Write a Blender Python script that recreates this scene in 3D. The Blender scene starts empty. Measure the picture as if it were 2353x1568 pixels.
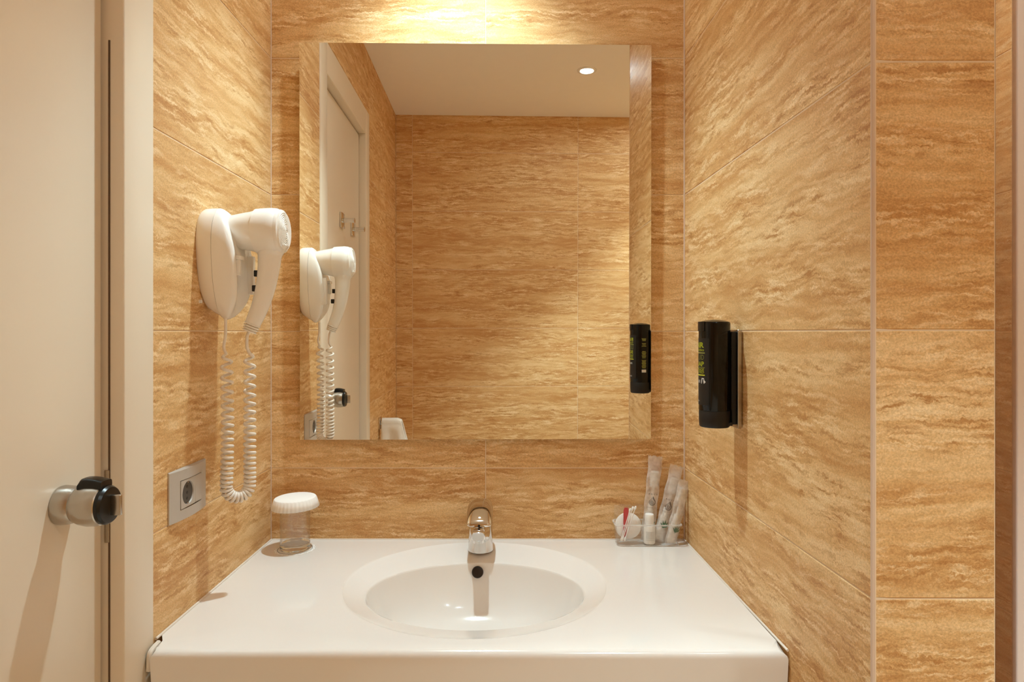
import bpy, bmesh, math, random
from mathutils import Vector, Matrix

random.seed(7)
PI = math.pi
scene = bpy.context.scene
COL = scene.collection

# ------------------------------------------------------------------ camera
D = 1.42            # camera to mirror wall
EYE = 1.304         # camera height
FPX = 1487.0        # focal length in pixels of the 2353 px wide frame
cam_d = bpy.data.cameras.new('camera')
cam = bpy.data.objects.new('camera', cam_d)
COL.objects.link(cam)
cam.location = (0, -D, EYE)
cam.rotation_euler = (PI / 2, 0, 0)
cam_d.sensor_width = 36.0
cam_d.lens = FPX / 2353.0 * 36.0
cam_d.shift_y = -19.0 / 2353.0
cam_d.clip_start = 0.01
scene.camera = cam

# ------------------------------------------------------------------ world, exposure, sampling aids
w = bpy.data.worlds.new('world')
scene.world = w
w.use_nodes = True
w.node_tree.nodes['Background'].inputs[0].default_value = (0.9, 0.8, 0.7, 1)
w.node_tree.nodes['Background'].inputs[1].default_value = 0.02
scene.view_settings.view_transform = 'Standard'
scene.view_settings.look = 'None'
scene.view_settings.gamma = 1.0
scene.view_settings.exposure = 0.63
scene.view_settings.use_curve_mapping = False
cy = scene.cycles
cy.use_denoising = True
cy.denoiser = 'OPENIMAGEDENOISE'
cy.max_bounces = 10
cy.diffuse_bounces = 7
cy.glossy_bounces = 5
cy.transmission_bounces = 8
cy.transparent_max_bounces = 40
cy.use_adaptive_sampling = True
cy.adaptive_threshold = 0.25
cy.caustics_reflective = True
cy.caustics_refractive = True
cy.blur_glossy = 0.6
cy.sample_clamp_indirect = 12.0

LAMP_COL = (0.71, 0.935, 1.0)
def ceiling_lamp(name, x, y, z, watts, cone, blend):
    ld = bpy.data.lights.new(name, 'SPOT')
    ld.shadow_soft_size = 0.022
    ld.energy = watts
    ld.spot_size = math.radians(cone)
    ld.spot_blend = blend
    ld.color = LAMP_COL
    lo = bpy.data.objects.new(name, ld)
    COL.objects.link(lo)
    lo.location = (x, y, z)
    return lo

LAMP_A = (-0.12, -0.215)
LAMP_B = (0.36, -1.346)
CEIL = 2.397
ceiling_lamp('lamp_light', LAMP_A[0], LAMP_A[1], CEIL - 0.026, 32.0, 89, 0.75)
FILL_C = (0.80, -1.60)  # added fill lamp, unseen, lifts the room's ambient light by floor bounce
ceiling_lamp('lamp_light', FILL_C[0], FILL_C[1], CEIL - 0.026, 44.0, 76, 0.7)
FILL_D = (0.80, -0.30)  # added fill lamp, unseen, brightens the shower behind the screen
ceiling_lamp('lamp_light', FILL_D[0], FILL_D[1], CEIL - 0.026, 9.0, 110, 0.7)
ceiling_lamp('lamp_light', LAMP_B[0], LAMP_B[1], CEIL - 0.026, 46.0, 70, 0.5)

# ------------------------------------------------------------------ materials
def lin(c):
    r = []
    for v in c:
        v = v / 255.0
        r.append(v / 12.92 if v <= 0.04045 else ((v + 0.055) / 1.055) ** 2.4)
    return (r[0], r[1], r[2], 1.0)

def pmat(name, rgb, rough=0.5, metal=0.0, coat=0.0, spec=0.5, trans=0.0, ior=1.45, noise=0.0, nscale=40.0):
    m = bpy.data.materials.new(name)
    m.use_nodes = True
    nt = m.node_tree
    b = nt.nodes['Principled BSDF']
    c = lin(rgb)
    b.inputs['Base Color'].default_value = c
    b.inputs['Roughness'].default_value = rough
    b.inputs['Metallic'].default_value = metal
    b.inputs['Coat Weight'].default_value = coat
    b.inputs['Coat Roughness'].default_value = 0.05
    b.inputs['Specular IOR Level'].default_value = spec
    b.inputs['Transmission Weight'].default_value = trans
    b.inputs['IOR'].default_value = ior
    if noise > 0:
        tc = nt.nodes.new('ShaderNodeTexCoord')
        n = nt.nodes.new('ShaderNodeTexNoise')
        n.inputs['Scale'].default_value = nscale
        n.inputs['Detail'].default_value = 4
        mx = nt.nodes.new('ShaderNodeMixRGB')
        mx.inputs[1].default_value = tuple(v * (1 - noise) for v in c[:3]) + (1,)
        mx.inputs[2].default_value = tuple(min(1, v * (1 + noise)) for v in c[:3]) + (1,)
        nt.links.new(tc.outputs['Object'], n.inputs['Vector'])
        nt.links.new(n.outputs['Fac'], mx.inputs[0])
        nt.links.new(mx.outputs[0], b.inputs['Base Color'])
    return m

TILE_DEEP, TILE_DARK, TILE_MID = (184, 131, 76), (203, 153, 96), (214, 169, 113)
TILE_PALE, TILE_LIGHT, TILE_VEIN = (222, 181, 126), (230, 195, 144), (241, 213, 168)
def travertine():
    m = bpy.data.materials.new('travertine_tile')
    m.use_nodes = True
    nt = m.node_tree
    N, L = nt.nodes, nt.links
    b = N['Principled BSDF']
    geo = N.new('ShaderNodeNewGeometry')
    oi = N.new('ShaderNodeObjectInfo')
    def math_(op, a, bb=None, c=None):
        n = N.new('ShaderNodeMath'); n.operation = op
        for i, v in enumerate((a, bb, c)):
            if v is None: continue
            if isinstance(v, (int, float)): n.inputs[i].default_value = v
            else: L.new(v, n.inputs[i])
        return n.outputs[0]
    def vmath(op, a, bb):
        n = N.new('ShaderNodeVectorMath'); n.operation = op
        for i, v in enumerate((a, bb)):
            if isinstance(v, tuple): n.inputs[i].default_value = v
            else: L.new(v, n.inputs[i])
        return n.outputs[0]
    def noise(vec, scale, detail, rough, dist=0.0):
        n = N.new('ShaderNodeTexNoise')
        n.inputs['Scale'].default_value = scale
        n.inputs['Detail'].default_value = detail
        n.inputs['Roughness'].default_value = rough
        n.inputs['Distortion'].default_value = dist
        L.new(vec, n.inputs['Vector'])
        return n.outputs['Fac']
    def ramp(fac, stops):
        r = N.new('ShaderNodeValToRGB')
        while len(r.color_ramp.elements) < len(stops): r.color_ramp.elements.new(0.5)
        for e, (p, c) in zip(r.color_ramp.elements, stops):
            e.position = p; e.color = c
        L.new(fac, r.inputs[0])
        return r.outputs[0]
    def mix(fac, a, c, mode='MIX'):
        n = N.new('ShaderNodeMixRGB'); n.blend_type = mode
        if isinstance(fac, (int, float)): n.inputs[0].default_value = fac
        else: L.new(fac, n.inputs[0])
        for i, v in ((1, a), (2, c)):
            if isinstance(v, tuple): n.inputs[i].default_value = v
            else: L.new(v, n.inputs[i])
        return n.outputs[0]
    # every tile gets its own piece of stone
    off = N.new('ShaderNodeCombineXYZ')
    for i, k in enumerate((13.0, 7.0, 29.0)):
        L.new(math_('MULTIPLY', oi.outputs['Random'], k), off.inputs[i])
    p0 = vmath('ADD', geo.outputs['Position'], off.outputs[0])
    # gentle waviness of the layers
    wv = noise(vmath('MULTIPLY', p0, (9.0, 9.0, 16.0)), 1.0, 2, 0.5)
    comb = N.new('ShaderNodeCombineXYZ')
    rag = noise(p0, 150.0, 2, 0.7)                      # ragged, sandy edges of the layers
    L.new(math_('ADD', math_('MULTIPLY', math_('SUBTRACT', wv, 0.5), 0.030), math_('MULTIPLY', math_('SUBTRACT', rag, 0.5), 0.011)), comb.inputs[2])
    p = vmath('ADD', p0, comb.outputs[0])
    broad = noise(vmath('MULTIPLY', p, (3.0, 3.0, 36.0)), 1.0, 3, 0.60)
    fine = noise(vmath('MULTIPLY', p, (17.0, 17.0, 150.0)), 1.0, 3, 0.75)
    patch = noise(vmath('MULTIPLY', p0, (5.0, 5.0, 26.0)), 1.0, 1, 0.5)
    grain = noise(vmath('MULTIPLY', p0, (420.0, 420.0, 480.0)), 1.0, 2, 0.7)
    base = ramp(broad, [(0.34, lin(TILE_DARK)), (0.47, lin(TILE_MID)), (0.56, lin(TILE_PALE)), (0.68, lin(TILE_LIGHT))])
    pm = ramp(patch, [(0.36, (0.22, 0.22, 0.22, 1)), (0.64, (0.95, 0.95, 0.95, 1))])
    vein = ramp(fine, [(0.51, (0, 0, 0, 1)), (0.63, (1, 1, 1, 1))])
    c = mix(mix(1.0, vein, pm, 'MULTIPLY'), base, lin(TILE_VEIN))
    dark = ramp(fine, [(0.36, (1, 1, 1, 1)), (0.48, (0, 0, 0, 1))])
    c = mix(mix(1.0, dark, pm, 'MULTIPLY'), c, lin(TILE_DEEP))
    gr = ramp(grain, [(0.32, (0.82, 0.78, 0.73, 1)), (0.68, (1.14, 1.16, 1.18, 1))])
    c = mix(0.9, c, gr, 'MULTIPLY')
    L.new(c, b.inputs['Base Color'])
    b.inputs['Roughness'].default_value = 0.5
    b.inputs['Specular IOR Level'].default_value = 0.25
    return m

def clear_plastic(name, tint=(1, 1, 1), gloss=0.08, haze=0.0, hazecol=(235, 228, 220), glint=(0.45, 0.035)):
    """thin clear sheet: see-through, mirror glints at grazing angles, optional milky haze"""
    m = bpy.data.materials.new(name)
    m.use_nodes = True
    nt = m.node_tree; N, L = nt.nodes, nt.links
    N.remove(N['Principled BSDF'])
    out = N['Material Output']
    tr = N.new('ShaderNodeBsdfTransparent'); tr.inputs[0].default_value = tint + (1,)
    gl = N.new('ShaderNodeBsdfGlossy'); gl.inputs['Roughness'].default_value = gloss
    lw = N.new('ShaderNodeLayerWeight'); lw.inputs[0].default_value = 0.5
    pw = N.new('ShaderNodeMath'); pw.operation = 'POWER'; pw.inputs[1].default_value = 4.0
    ad = N.new('ShaderNodeMath'); ad.operation = 'MULTIPLY_ADD'; ad.inputs[1].default_value = glint[0]; ad.inputs[2].default_value = glint[1]
    L.new(lw.outputs['Facing'], pw.inputs[0]); L.new(pw.outputs[0], ad.inputs[0])
    mx = N.new('ShaderNodeMixShader')
    L.new(ad.outputs[0], mx.inputs[0])
    L.new(tr.outputs[0], mx.inputs[1]); L.new(gl.outputs[0], mx.inputs[2])
    last = mx.outputs[0]
    if haze > 0:
        df = N.new('ShaderNodeBsdfDiffuse'); df.inputs[0].default_value = lin(hazecol)
        tl = N.new('ShaderNodeBsdfTranslucent'); tl.inputs[0].default_value = lin(hazecol)
        dm = N.new('ShaderNodeMixShader'); dm.inputs[0].default_value = 0.62
        L.new(df.outputs[0], dm.inputs[1]); L.new(tl.outputs[0], dm.inputs[2])
        m2 = N.new('ShaderNodeMixShader')
        tc = N.new('ShaderNodeTexCoord'); nz = N.new('ShaderNodeTexNoise')
        nz.inputs['Scale'].default_value = 60; L.new(tc.outputs['Object'], nz.inputs['Vector'])
        ml = N.new('ShaderNodeMath'); ml.operation = 'MULTIPLY'; ml.inputs[1].default_value = haze * 2
        L.new(nz.outputs['Fac'], ml.inputs[0]); L.new(ml.outputs[0], m2.inputs[0])
        L.new(last, m2.inputs[1]); L.new(dm.outputs[0], m2.inputs[2])
        last = m2.outputs[0]
    L.new(last, out.inputs['Surface'])
    return m

M = {}
M['tile'] = travertine()
M['grout'] = pmat('grout', (226, 200, 168), 0.8, noise=0.08, nscale=90)
M['ceiling'] = pmat('ceiling_paint', (244, 238, 228), 0.75, noise=0.015, nscale=20)
M['floor'] = pmat('floor_stone', (226, 212, 192), 0.45, noise=0.12, nscale=14)
M['door'] = pmat('door_lacquer', (228, 214, 194), 0.38, noise=0.012, nscale=6)
M['ceramic'] = pmat('white_ceramic', (238, 232, 226), 0.16, coat=0.5, noise=0.006, nscale=8)
M['plastic'] = pmat('white_plastic', (240, 235, 228), 0.22, coat=0.25, noise=0.006, nscale=12)
M['cord'] = pmat('cord_white', (236, 228, 218), 0.35, noise=0.01)
M['black'] = pmat('black_plastic', (14, 13, 12), 0.28, noise=0.1)
M['blackmat'] = pmat('black_matte', (20, 18, 17), 0.5, noise=0.1)
M['bottle'] = pmat('black_gloss', (8, 7, 7), 0.13, spec=0.4, noise=0.1)
M['labelblack'] = pmat('label_black', (26, 24, 23), 0.45, noise=0.06)
M['yellow'] = pmat('print_yellow', (205, 208, 52), 0.5, noise=0.03)
M['olive'] = pmat('print_olive', (150, 150, 70), 0.5, noise=0.03)
M['printwhite'] = pmat('print_white', (225, 222, 218), 0.5, noise=0.03)
M['printgrey'] = pmat('print_grey', (58, 54, 52), 0.5, noise=0.05)
M['printpale'] = pmat('print_pale', (168, 158, 148), 0.5, noise=0.05)
M['chrome'] = pmat('chrome', (224, 222, 220), 0.05, 1.0, noise=0.02)
M['steel'] = pmat('satin_steel', (190, 184, 176), 0.27, 1.0, noise=0.04, nscale=120)
M['silver'] = pmat('silver_plastic', (198, 192, 184), 0.42, 0.35, noise=0.03, nscale=100)
M['darkhole'] = pmat('dark_hole', (38, 30, 25), 0.35, noise=0.1)
M['shadedsocket'] = pmat('shaded_socket_grey', (74, 69, 63), 0.4, noise=0.05)  # grey darkened to stand in for shade in the shallow socket well
M['paper'] = pmat('white_paper', (246, 242, 237), 0.8, noise=0.012, nscale=60)
M['cotton'] = pmat('cotton', (245, 241, 235), 0.95, noise=0.02, nscale=300)
M['towel'] = pmat('towel_terry', (236, 228, 216), 1.0, noise=0.05, nscale=260)
M['red'] = pmat('red_board', (200, 52, 56), 0.6, noise=0.06)
M['brush'] = pmat('milky_plastic', (236, 230, 224), 0.35, noise=0.02)
M['green'] = pmat('print_green', (52, 104, 66), 0.5, noise=0.05)
M['tubewhite'] = pmat('tube_white', (246, 244, 240), 0.3, noise=0.01)
M['shampoo'] = pmat('bottle_milky', (238, 232, 222), 0.3, noise=0.01)
M['seal'] = pmat('dark_seal', (96, 72, 52), 0.7, noise=0.1)
M['sealant'] = pmat('white_sealant', (228, 216, 202), 0.5, noise=0.04)
M['profile'] = pmat('beige_profile', (214, 188, 166), 0.4, noise=0.02)
M['framegrey'] = pmat('screen_frame', (240, 228, 222), 0.4, noise=0.02)
M['glass'] = pmat('tumbler_glass', (255, 255, 255), 0.0, trans=1.0, ior=1.45)
M['mirror'] = pmat('mirror_silver', (247, 246, 240), 0.0, 1.0)
M['mirrorback'] = pmat('mirror_board', (120, 92, 62), 0.6, noise=0.05)
M['clear'] = clear_plastic('clear_plastic', (1.0, 1.0, 1.0), 0.04, haze=0.025)
M['cello'] = clear_plastic('cellophane', (1.0, 1.0, 1.0), 0.06, haze=0.05)
M['sleeve'] = clear_plastic('frosted_sleeve', (1.0, 1.0, 1.0), 0.2, haze=0.52, hazecol=(252, 248, 244))
M['rimplastic'] = clear_plastic('clear_plastic_edge', (1.0, 1.0, 1.0), 0.03, haze=0.40, hazecol=(250, 246, 242))
M['thinglass'] = clear_plastic('tumbler_wall', (1.0, 1.0, 1.0), 0.02, haze=0.02, glint=(0.75, 0.075))
M['pane'] = clear_plastic('rippled_screen', (0.92, 0.9, 0.88), 0.1, haze=0.12, hazecol=(190, 160, 130))
lens = bpy.data.materials.new('lamp_lens'); lens.use_nodes = True
lb = lens.node_tree.nodes['Principled BSDF']
lb.inputs['Emission Color'].default_value = (0.78, 0.95, 1.0, 1); lb.inputs['Emission Strength'].default_value = 210.0
M['lens'] = lens

# ------------------------------------------------------------------ builders
def thing(name, label, cat, loc=(0, 0, 0), group=None):
    o = bpy.data.objects.new(name, None)
    o.empty_display_size = 0.02
    COL.objects.link(o)
    o.location = loc
    o['label'] = label; o['category'] = cat
    if group: o['group'] = group
    return o

def root_of(o):
    while o.parent: o = o.parent
    return o

def obj(name, geo, mat, parent=None, smooth=False, angle=None):
    """geo = (verts, faces) in world space (or the root thing's space when it is not rotated)"""
    verts, faces = geo
    origin = Vector((0, 0, 0))
    if parent is not None: origin = root_of(parent).location
    me = bpy.data.meshes.new(name)
    me.from_pydata([tuple(Vector(v) - origin) for v in verts], [], faces)
    me.validate(verbose=False)
    bm = bmesh.new(); bm.from_mesh(me)
    bmesh.ops.recalc_face_normals(bm, faces=bm.faces)
    if smooth:
        for f in bm.faces: f.smooth = True
        lim = math.radians(angle if angle else 40)
        for e in bm.edges:
            if len(e.link_faces) == 2 and e.calc_face_angle(0) > lim: e.smooth = False
    bm.to_mesh(me); bm.free()
    if mat is not None: me.materials.append(M[mat])
    o = bpy.data.objects.new(name, me)
    COL.objects.link(o)
    if parent is not None: o.parent = parent
    return o

def tag(o, label, cat, group=None):
    o['label'] = label; o['category'] = cat
    if group: o['group'] = group
    return o

def merge(*gs):
    V, F = [], []
    for v, f in gs:
        n = len(V); V += [tuple(p) for p in v]; F += [tuple(i + n for i in q) for q in f]
    return V, F

def xf(g, mat):
    return [tuple(mat @ Vector(v)) for v in g[0]], g[1]

def move(g, x, y, z): return [(v[0] + x, v[1] + y, v[2] + z) for v in g[0]], g[1]

def box(x0, x1, y0, y1, z0, z1, bev=0.0, seg=2):
    bm = bmesh.new()
    bmesh.ops.create_cube(bm, size=1.0)
    for v in bm.verts:
        v.co = Vector(((x0 + x1) / 2 + v.co.x * (x1 - x0), (y0 + y1) / 2 + v.co.y * (y1 - y0), (z0 + z1) / 2 + v.co.z * (z1 - z0)))
    if bev > 0:
        bmesh.ops.bevel(bm, geom=list(bm.edges), offset=bev, segments=seg, profile=0.5, affect='EDGES')
    bm.verts.index_update()
    g = [tuple(v.co) for v in bm.verts], [tuple(v.index for v in f.verts) for f in bm.faces]
    bm.free()
    return g

def loft(rings, cap0=True, cap1=True, closed=True):
    n = len(rings[0]); V = [tuple(p) for r in rings for p in r]; F = []
    for i in range(len(rings) - 1):
        for j in range(n if closed else n - 1):
            k = (j + 1) % n
            F.append((i * n + j, i * n + k, (i + 1) * n + k, (i + 1) * n + j))
    if cap0: F.append(tuple(range(n - 1, -1, -1)))
    if cap1: F.append(tuple((len(rings) - 1) * n + j for j in range(n)))
    return V, F

def lathe(prof, n=32, axis='z', c=(0, 0, 0), cap0=True, cap1=True):
    rings = []
    for r, h in prof:
        ring = []
        for j in range(n):
            a = 2 * PI * j / n; u, v = r * math.cos(a), r * math.sin(a)
            if axis == 'z': ring.append((c[0] + u, c[1] + v, c[2] + h))
            elif axis == 'x': ring.append((c[0] + h, c[1] + u, c[2] + v))
            else: ring.append((c[0] + u, c[1] + h, c[2] + v))
        rings.append(ring)
    return loft(rings, cap0, cap1)

def smooth_path(pts, n):
    """Catmull-Rom through the points"""
    P = [Vector(p) for p in pts]; out = []
    for i in range(len(P) - 1):
        a = P[max(i - 1, 0)]; b = P[i]; c = P[i + 1]; d = P[min(i + 2, len(P) - 1)]
        for k in range(n):
            t = k / n
            out.append(0.5 * ((2 * b) + (c - a) * t + (2 * a - 5 * b + 4 * c - d) * t * t + (3 * b - a - 3 * c + d) * t ** 3))
    out.append(P[-1])
    return out

def tube(path, rad, n=10, flat=None):
    """tube along a path, rad = number or one per point; flat = (sx, sy) squash"""
    P = [Vector(p) for p in path]; rings = []
    up = Vector((0, 1, 0.01)).normalized()
    prev = None
    for i, p in enumerate(P):
        t = (P[min(i + 1, len(P) - 1)] - P[max(i - 1, 0)]).normalized()
        if prev is None:
            u = up - t * up.dot(t)
            if u.length < 1e-4: u = Vector((1, 0, 0)) - t * t.x
        else:
            u = prev - t * prev.dot(t)
        u.normalize(); prev = u
        v = t.cross(u)
        r = rad[i] if isinstance(rad, (list, tuple)) else rad
        sx, sy = flat if flat else (1, 1)
        rings.append([p + u * (r * sx * math.cos(2 * PI * j / n)) + v * (r * sy * math.sin(2 * PI * j / n)) for j in range(n)])
    return loft(rings)

def text_geo(body, size, bold=0.0, spacing=1.0, align='CENTER', depth=0.00012):
    cu = bpy.data.curves.new('text', 'FONT')
    cu.body = body; cu.size = size; cu.offset = bold * size; cu.space_character = spacing
    cu.align_x = align; cu.align_y = 'CENTER'; cu.resolution_u = 3
    cu.extrude = depth
    t = bpy.data.objects.new('text', cu); COL.objects.link(t)
    dg = bpy.context.evaluated_depsgraph_get()
    me = bpy.data.meshes.new_from_object(t.evaluated_get(dg))
    g = [tuple(v.co) for v in me.vertices], [tuple(p.vertices) for p in me.polygons]
    bpy.data.objects.remove(t); bpy.data.curves.remove(cu); bpy.data.meshes.remove(me)
    return g

# ------------------------------------------------------------------ the room shell
XL, XR0 = -0.529, 0.379
S_COR = 0.698                                   # right wall ends here
FLARE = math.atan(0.0228 / S_COR)
L_OPP = 1.95
ROWS = [1.307 + 0.3 * k for k in range(-5, 5)]
GAP = 0.0018
_tiles = {}
def tile_mesh(wd, ht):
    key = (round(wd, 4), round(ht, 4))
    if key not in _tiles:
        a, b_, c = wd / 2, ht / 2, 0.0009
        V = [(-a, 0.007, -b_), (a, 0.007, -b_), (a, 0.007, b_), (-a, 0.007, b_),
             (-a, c, -b_), (a, c, -b_), (a, c, b_), (-a, c, b_),
             (-a + c, 0, -b_ + c), (a - c, 0, -b_ + c), (a - c, 0, b_ - c), (-a + c, 0, b_ - c)]
        F = [(3, 2, 1, 0)]
        for k in range(4):
            j = (k + 1) % 4
            F += [(k, j, 4 + j, 4 + k), (4 + k, 4 + j, 8 + j, 8 + k)]
        F.append((8, 9, 10, 11))
        me = bpy.data.meshes.new('tile'); me.from_pydata(V, [], F); me.materials.append(M['tile'])
        _tiles[key] = me
    return _tiles[key]

def tiled_wall(name, loc, rotz, x0, x1, z0, z1, vjoints, holes=(), thick=0.05, label=None):
    """wall in its own frame: x along it, -y faces the room; tiles proud of recessed grout"""
    rects = [(x0, x1, z0, z1)]
    for h in holes:
        new = []
        for (a, b_, c, d) in rects:
            hx0, hx1, hz0, hz1 = h
            if hx1 <= a or hx0 >= b_ or hz1 <= c or hz0 >= d: new.append((a, b_, c, d)); continue
            if a < hx0: new.append((a, hx0, c, d))
            if b_ > hx1: new.append((hx1, b_, c, d))
            lo, hi = max(a, hx0), min(b_, hx1)
            if c < hz0: new.append((lo, hi, c, hz0))
            if d > hz1: new.append((lo, hi, hz1, d))
        rects = new
    parts = [box(a, b_, 0.0008, thick, c, d) for a, b_, c, d in rects]
    wobj = obj(name, merge(*parts), 'grout')
    wobj.location = loc; wobj.rotation_euler = (0, 0, rotz)
    wobj['kind'] = 'structure'
    if label: wobj['label'] = label
    for (a, b_, c, d) in rects:
        xs = [a] + [v for v in vjoints if a + 0.004 < v < b_ - 0.004] + [b_]
        zs = [c] + [v for v in ROWS if c + 0.004 < v < d - 0.004] + [d]
        for i in range(len(xs) - 1):
            for j in range(len(zs) - 1):
                wd, ht = xs[i + 1] - xs[i] - GAP, zs[j + 1] - zs[j] - GAP
                if wd < 0.004 or ht < 0.004: continue
                t = bpy.data.objects.new('tile', tile_mesh(wd, ht)); COL.objects.link(t)
                t.parent = wobj
                t.location = ((xs[i] + xs[i + 1]) / 2, 0, (zs[j] + zs[j + 1]) / 2)
    return wobj

DOOR_S0, DOOR_S1 = 0.470, 1.205                 # outside of the door frame
tiled_wall('wall_back', (0, 0, 0), 0, XL, XR0, 0, CEIL, [-0.058])
tiled_wall('wall_left', (XL, 0, 0), PI / 2, -L_OPP, 0, 0, CEIL, [-1.62], holes=[(-DOOR_S1, -DOOR_S0, -1, 2.16)], thick=0.09)
tiled_wall('wall_right', (XR0, 0, 0), -PI / 2 + FLARE, 0, S_COR / math.cos(FLARE), 0, CEIL, [], thick=0.05)
X_COR = XR0 + S_COR * math.tan(FLARE)
X_PIL = 0.5396
tiled_wall('wall_front_right', (0, -S_COR, 0), 0, X_COR + 0.0030, X_PIL, 0, CEIL, [], thick=0.04)
tiled_wall('wall_opposite', (0, -L_OPP, 0), PI, -1.06, -XL, 0, CEIL, [-0.405, 0.445])
tiled_wall('wall_shower_side', (1.06, 0, 0), -PI / 2, 0.0, L_OPP, 0, CEIL, [0.62, 1.47])
tiled_wall('wall_shower_back', (0, 0, 0), 0, X_PIL, 1.06, 0, CEIL, [])
tiled_wall('wall_shower_partition', (X_PIL, 0, 0), PI / 2, -S_COR + 0.008, 0, 0, CEIL, [], thick=0.02)
ce = obj('ceiling', box(XL - 0.05, 1.12, -L_OPP - 0.05, 0.05, CEIL, CEIL + 0.06), 'ceiling'); ce['kind'] = 'structure'
fl = obj('floor', box(XL - 0.15, 1.12, -L_OPP - 0.05, 0.05, -0.06, 0.0), 'floor'); fl['kind'] = 'structure'
# corner profile on the outer edge of the right wall, silicone line in the inner corners
tr = obj('trim_1', lathe([(0.0024, 0), (0.0024, CEIL)], 12, 'z', (X_COR + 0.0018, -S_COR + 0.0018, 0)), 'profile', smooth=True)
tr['kind'] = 'structure'
tr = obj('trim_2', lathe([(0.0022, 0.85), (0.0022, CEIL)], 8, 'z', (XR0 - 0.0006, -0.0006, 0)), 'profile', smooth=True)
tr['kind'] = 'structure'
tr = obj('trim_3', lathe([(0.0014, 0.85), (0.0014, CEIL)], 8, 'z', (XL + 0.0004, -0.0004, 0)), 'profile', smooth=True)
tr['kind'] = 'structure'

# ------------------------------------------------------------------ door with frame
XA = XL + 0.004                                  # face of the architrave
XDOOR = -0.552                                   # face of the door leaf
S_J0, S_J1 = 0.544, 1.135
def archi(s0, s1, z0, z1):
    return box(XL - 0.085, XA, -s1, -s0, z0, z1, 0.0025, 2)
fr = obj('trim_4', merge(archi(DOOR_S0 + 0.001, S_J0, 0, 2.155), archi(S_J1, DOOR_S1 - 0.001, 0, 2.155)), 'door', smooth=True, angle=50)
fr['kind'] = 'structure'; fr['label'] = 'cream lacquered door frame uprights'
hd = obj('trim_5', merge(box(XL - 0.085, XA - 0.001, -S_J1, -S_J0, 2.06, 2.155, 0.002, 1)), 'door'); hd['kind'] = 'structure'
sl = obj('trim_6', merge(box(-0.5457, -0.5437, -S_J0 - 0.0012, -S_J0 - 0.0002, 0.62, 1.70)), 'seal'); sl['kind'] = 'structure'
st = obj('trim_7', merge(box(XDOOR + 0.001, -0.5445, -S_J0 - 0.0016, -S_J0 - 0.0004, 1.02, 1.118, 0.0003, 1)), 'steel'); st['kind'] = 'structure'
door = obj('door_1', box(XDOOR - 0.04, XDOOR, -S_J1 + 0.004, -S_J0 - 0.006, 0.008, 2.054, 0.002, 2), 'door', smooth=True, angle=50)
door['kind'] = 'structure'; door['label'] = 'plain cream lacquered bathroom door'
# door lining behind the leaf
ln = obj('trim_8', box(XDOOR - 0.075, XDOOR - 0.045, -S_J1, -S_J0, 0, 2.06), 'door'); ln['kind'] = 'structure'
# knob: axis along +x
KS, KZ = 0.627, 1.093
kc = (0, -KS, KZ)
XB = XDOOR
kn = obj('door_knob', lathe([(0.0235, XB + 0.0005), (0.0240, XB + 0.003), (0.0232, XB + 0.012), (0.0215, XB + 0.018), (0.0208, XB + 0.0195),
     (0.0214, XB + 0.021), (0.0242, XB + 0.027), (0.0258, XB + 0.036), (0.0255, XB + 0.045), (0.0243, XB + 0.052), (0.023, XB + 0.0535)], 48, 'x', kc),
     'steel', door, True, 30)
kn['label'] = 'satin steel door knob'
obj('collar', lathe([(0.0230, XB + 0.052), (0.0236, XB + 0.054), (0.0236, XB + 0.0575), (0.0215, XB + 0.0605), (0.0150, XB + 0.0612)], 48, 'x', kc), 'black', kn, True, 30)
def knob_button():
    rings = []
    for i in range(9):
        t = i / 8; x = XB + 0.026 + 0.029 * t
        hgt = 0.034 - 0.0035 * (1 - math.sin(PI * min(1, 0.25 + t * 0.75)))
        if i == 0: hgt = 0.0275
        ring = []
        for j in range(16):
            a = 2 * PI * j / 16
            uy = 0.0115 * math.copysign(abs(math.cos(a)) ** 0.5, math.cos(a))
            uz = 0.5 * (hgt - 0.018) * math.copysign(abs(math.sin(a)) ** 0.5, math.sin(a)) + 0.5 * (hgt + 0.018)
            ring.append((x, -KS + uy, KZ + uz))
        rings.append(ring)
    return loft(rings)
obj('button', knob_button(), 'black', kn, True, 50)
obj('thumb_turn', box(XB + 0.060, XB + 0.0735, -KS - 0.0025, -KS + 0.0025, KZ - 0.0125, KZ + 0.0125, 0.001, 2), 'steel', kn, True, 50)

def peg_hook(name, label, x, s, z, group, peg=0.046):
    t = thing(name, label, 'hook', (x, -s, z), group)
    obj('plate', box(x + 0.0002, x + 0.007, -s - 0.0255, -s + 0.0255, z - 0.0255, z + 0.0255, 0.001, 2), 'chrome', t, True, 50)
    obj('peg', lathe([(0.008, x + 0.006), (0.0078, x + 0.010), (0.0078, x + peg - 0.004), (0.0090, x + peg - 0.003), (0.0090, x + peg - 0.0005), (0.0084, x + peg)], 24, 'x', (0, -s, z)), 'chrome', t, True, 40)
    return t
peg_hook('robe_hook', 'chrome peg hook on the door, seen reflected farther left above the hair dryer', XDOOR, 0.834, 1.676, 'hooks on the door')
peg_hook('robe_hook', 'chrome peg hook on the door, the one nearer the tiled wall in the mirror', XDOOR, 1.007, 1.672, 'hooks on the door')
TH_S, TH_Z = 1.445, 0.897
peg_hook('towel_hook', 'chrome peg hook on the tiled wall holding the hand towel', XL, TH_S, TH_Z, None, 0.066)

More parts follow.
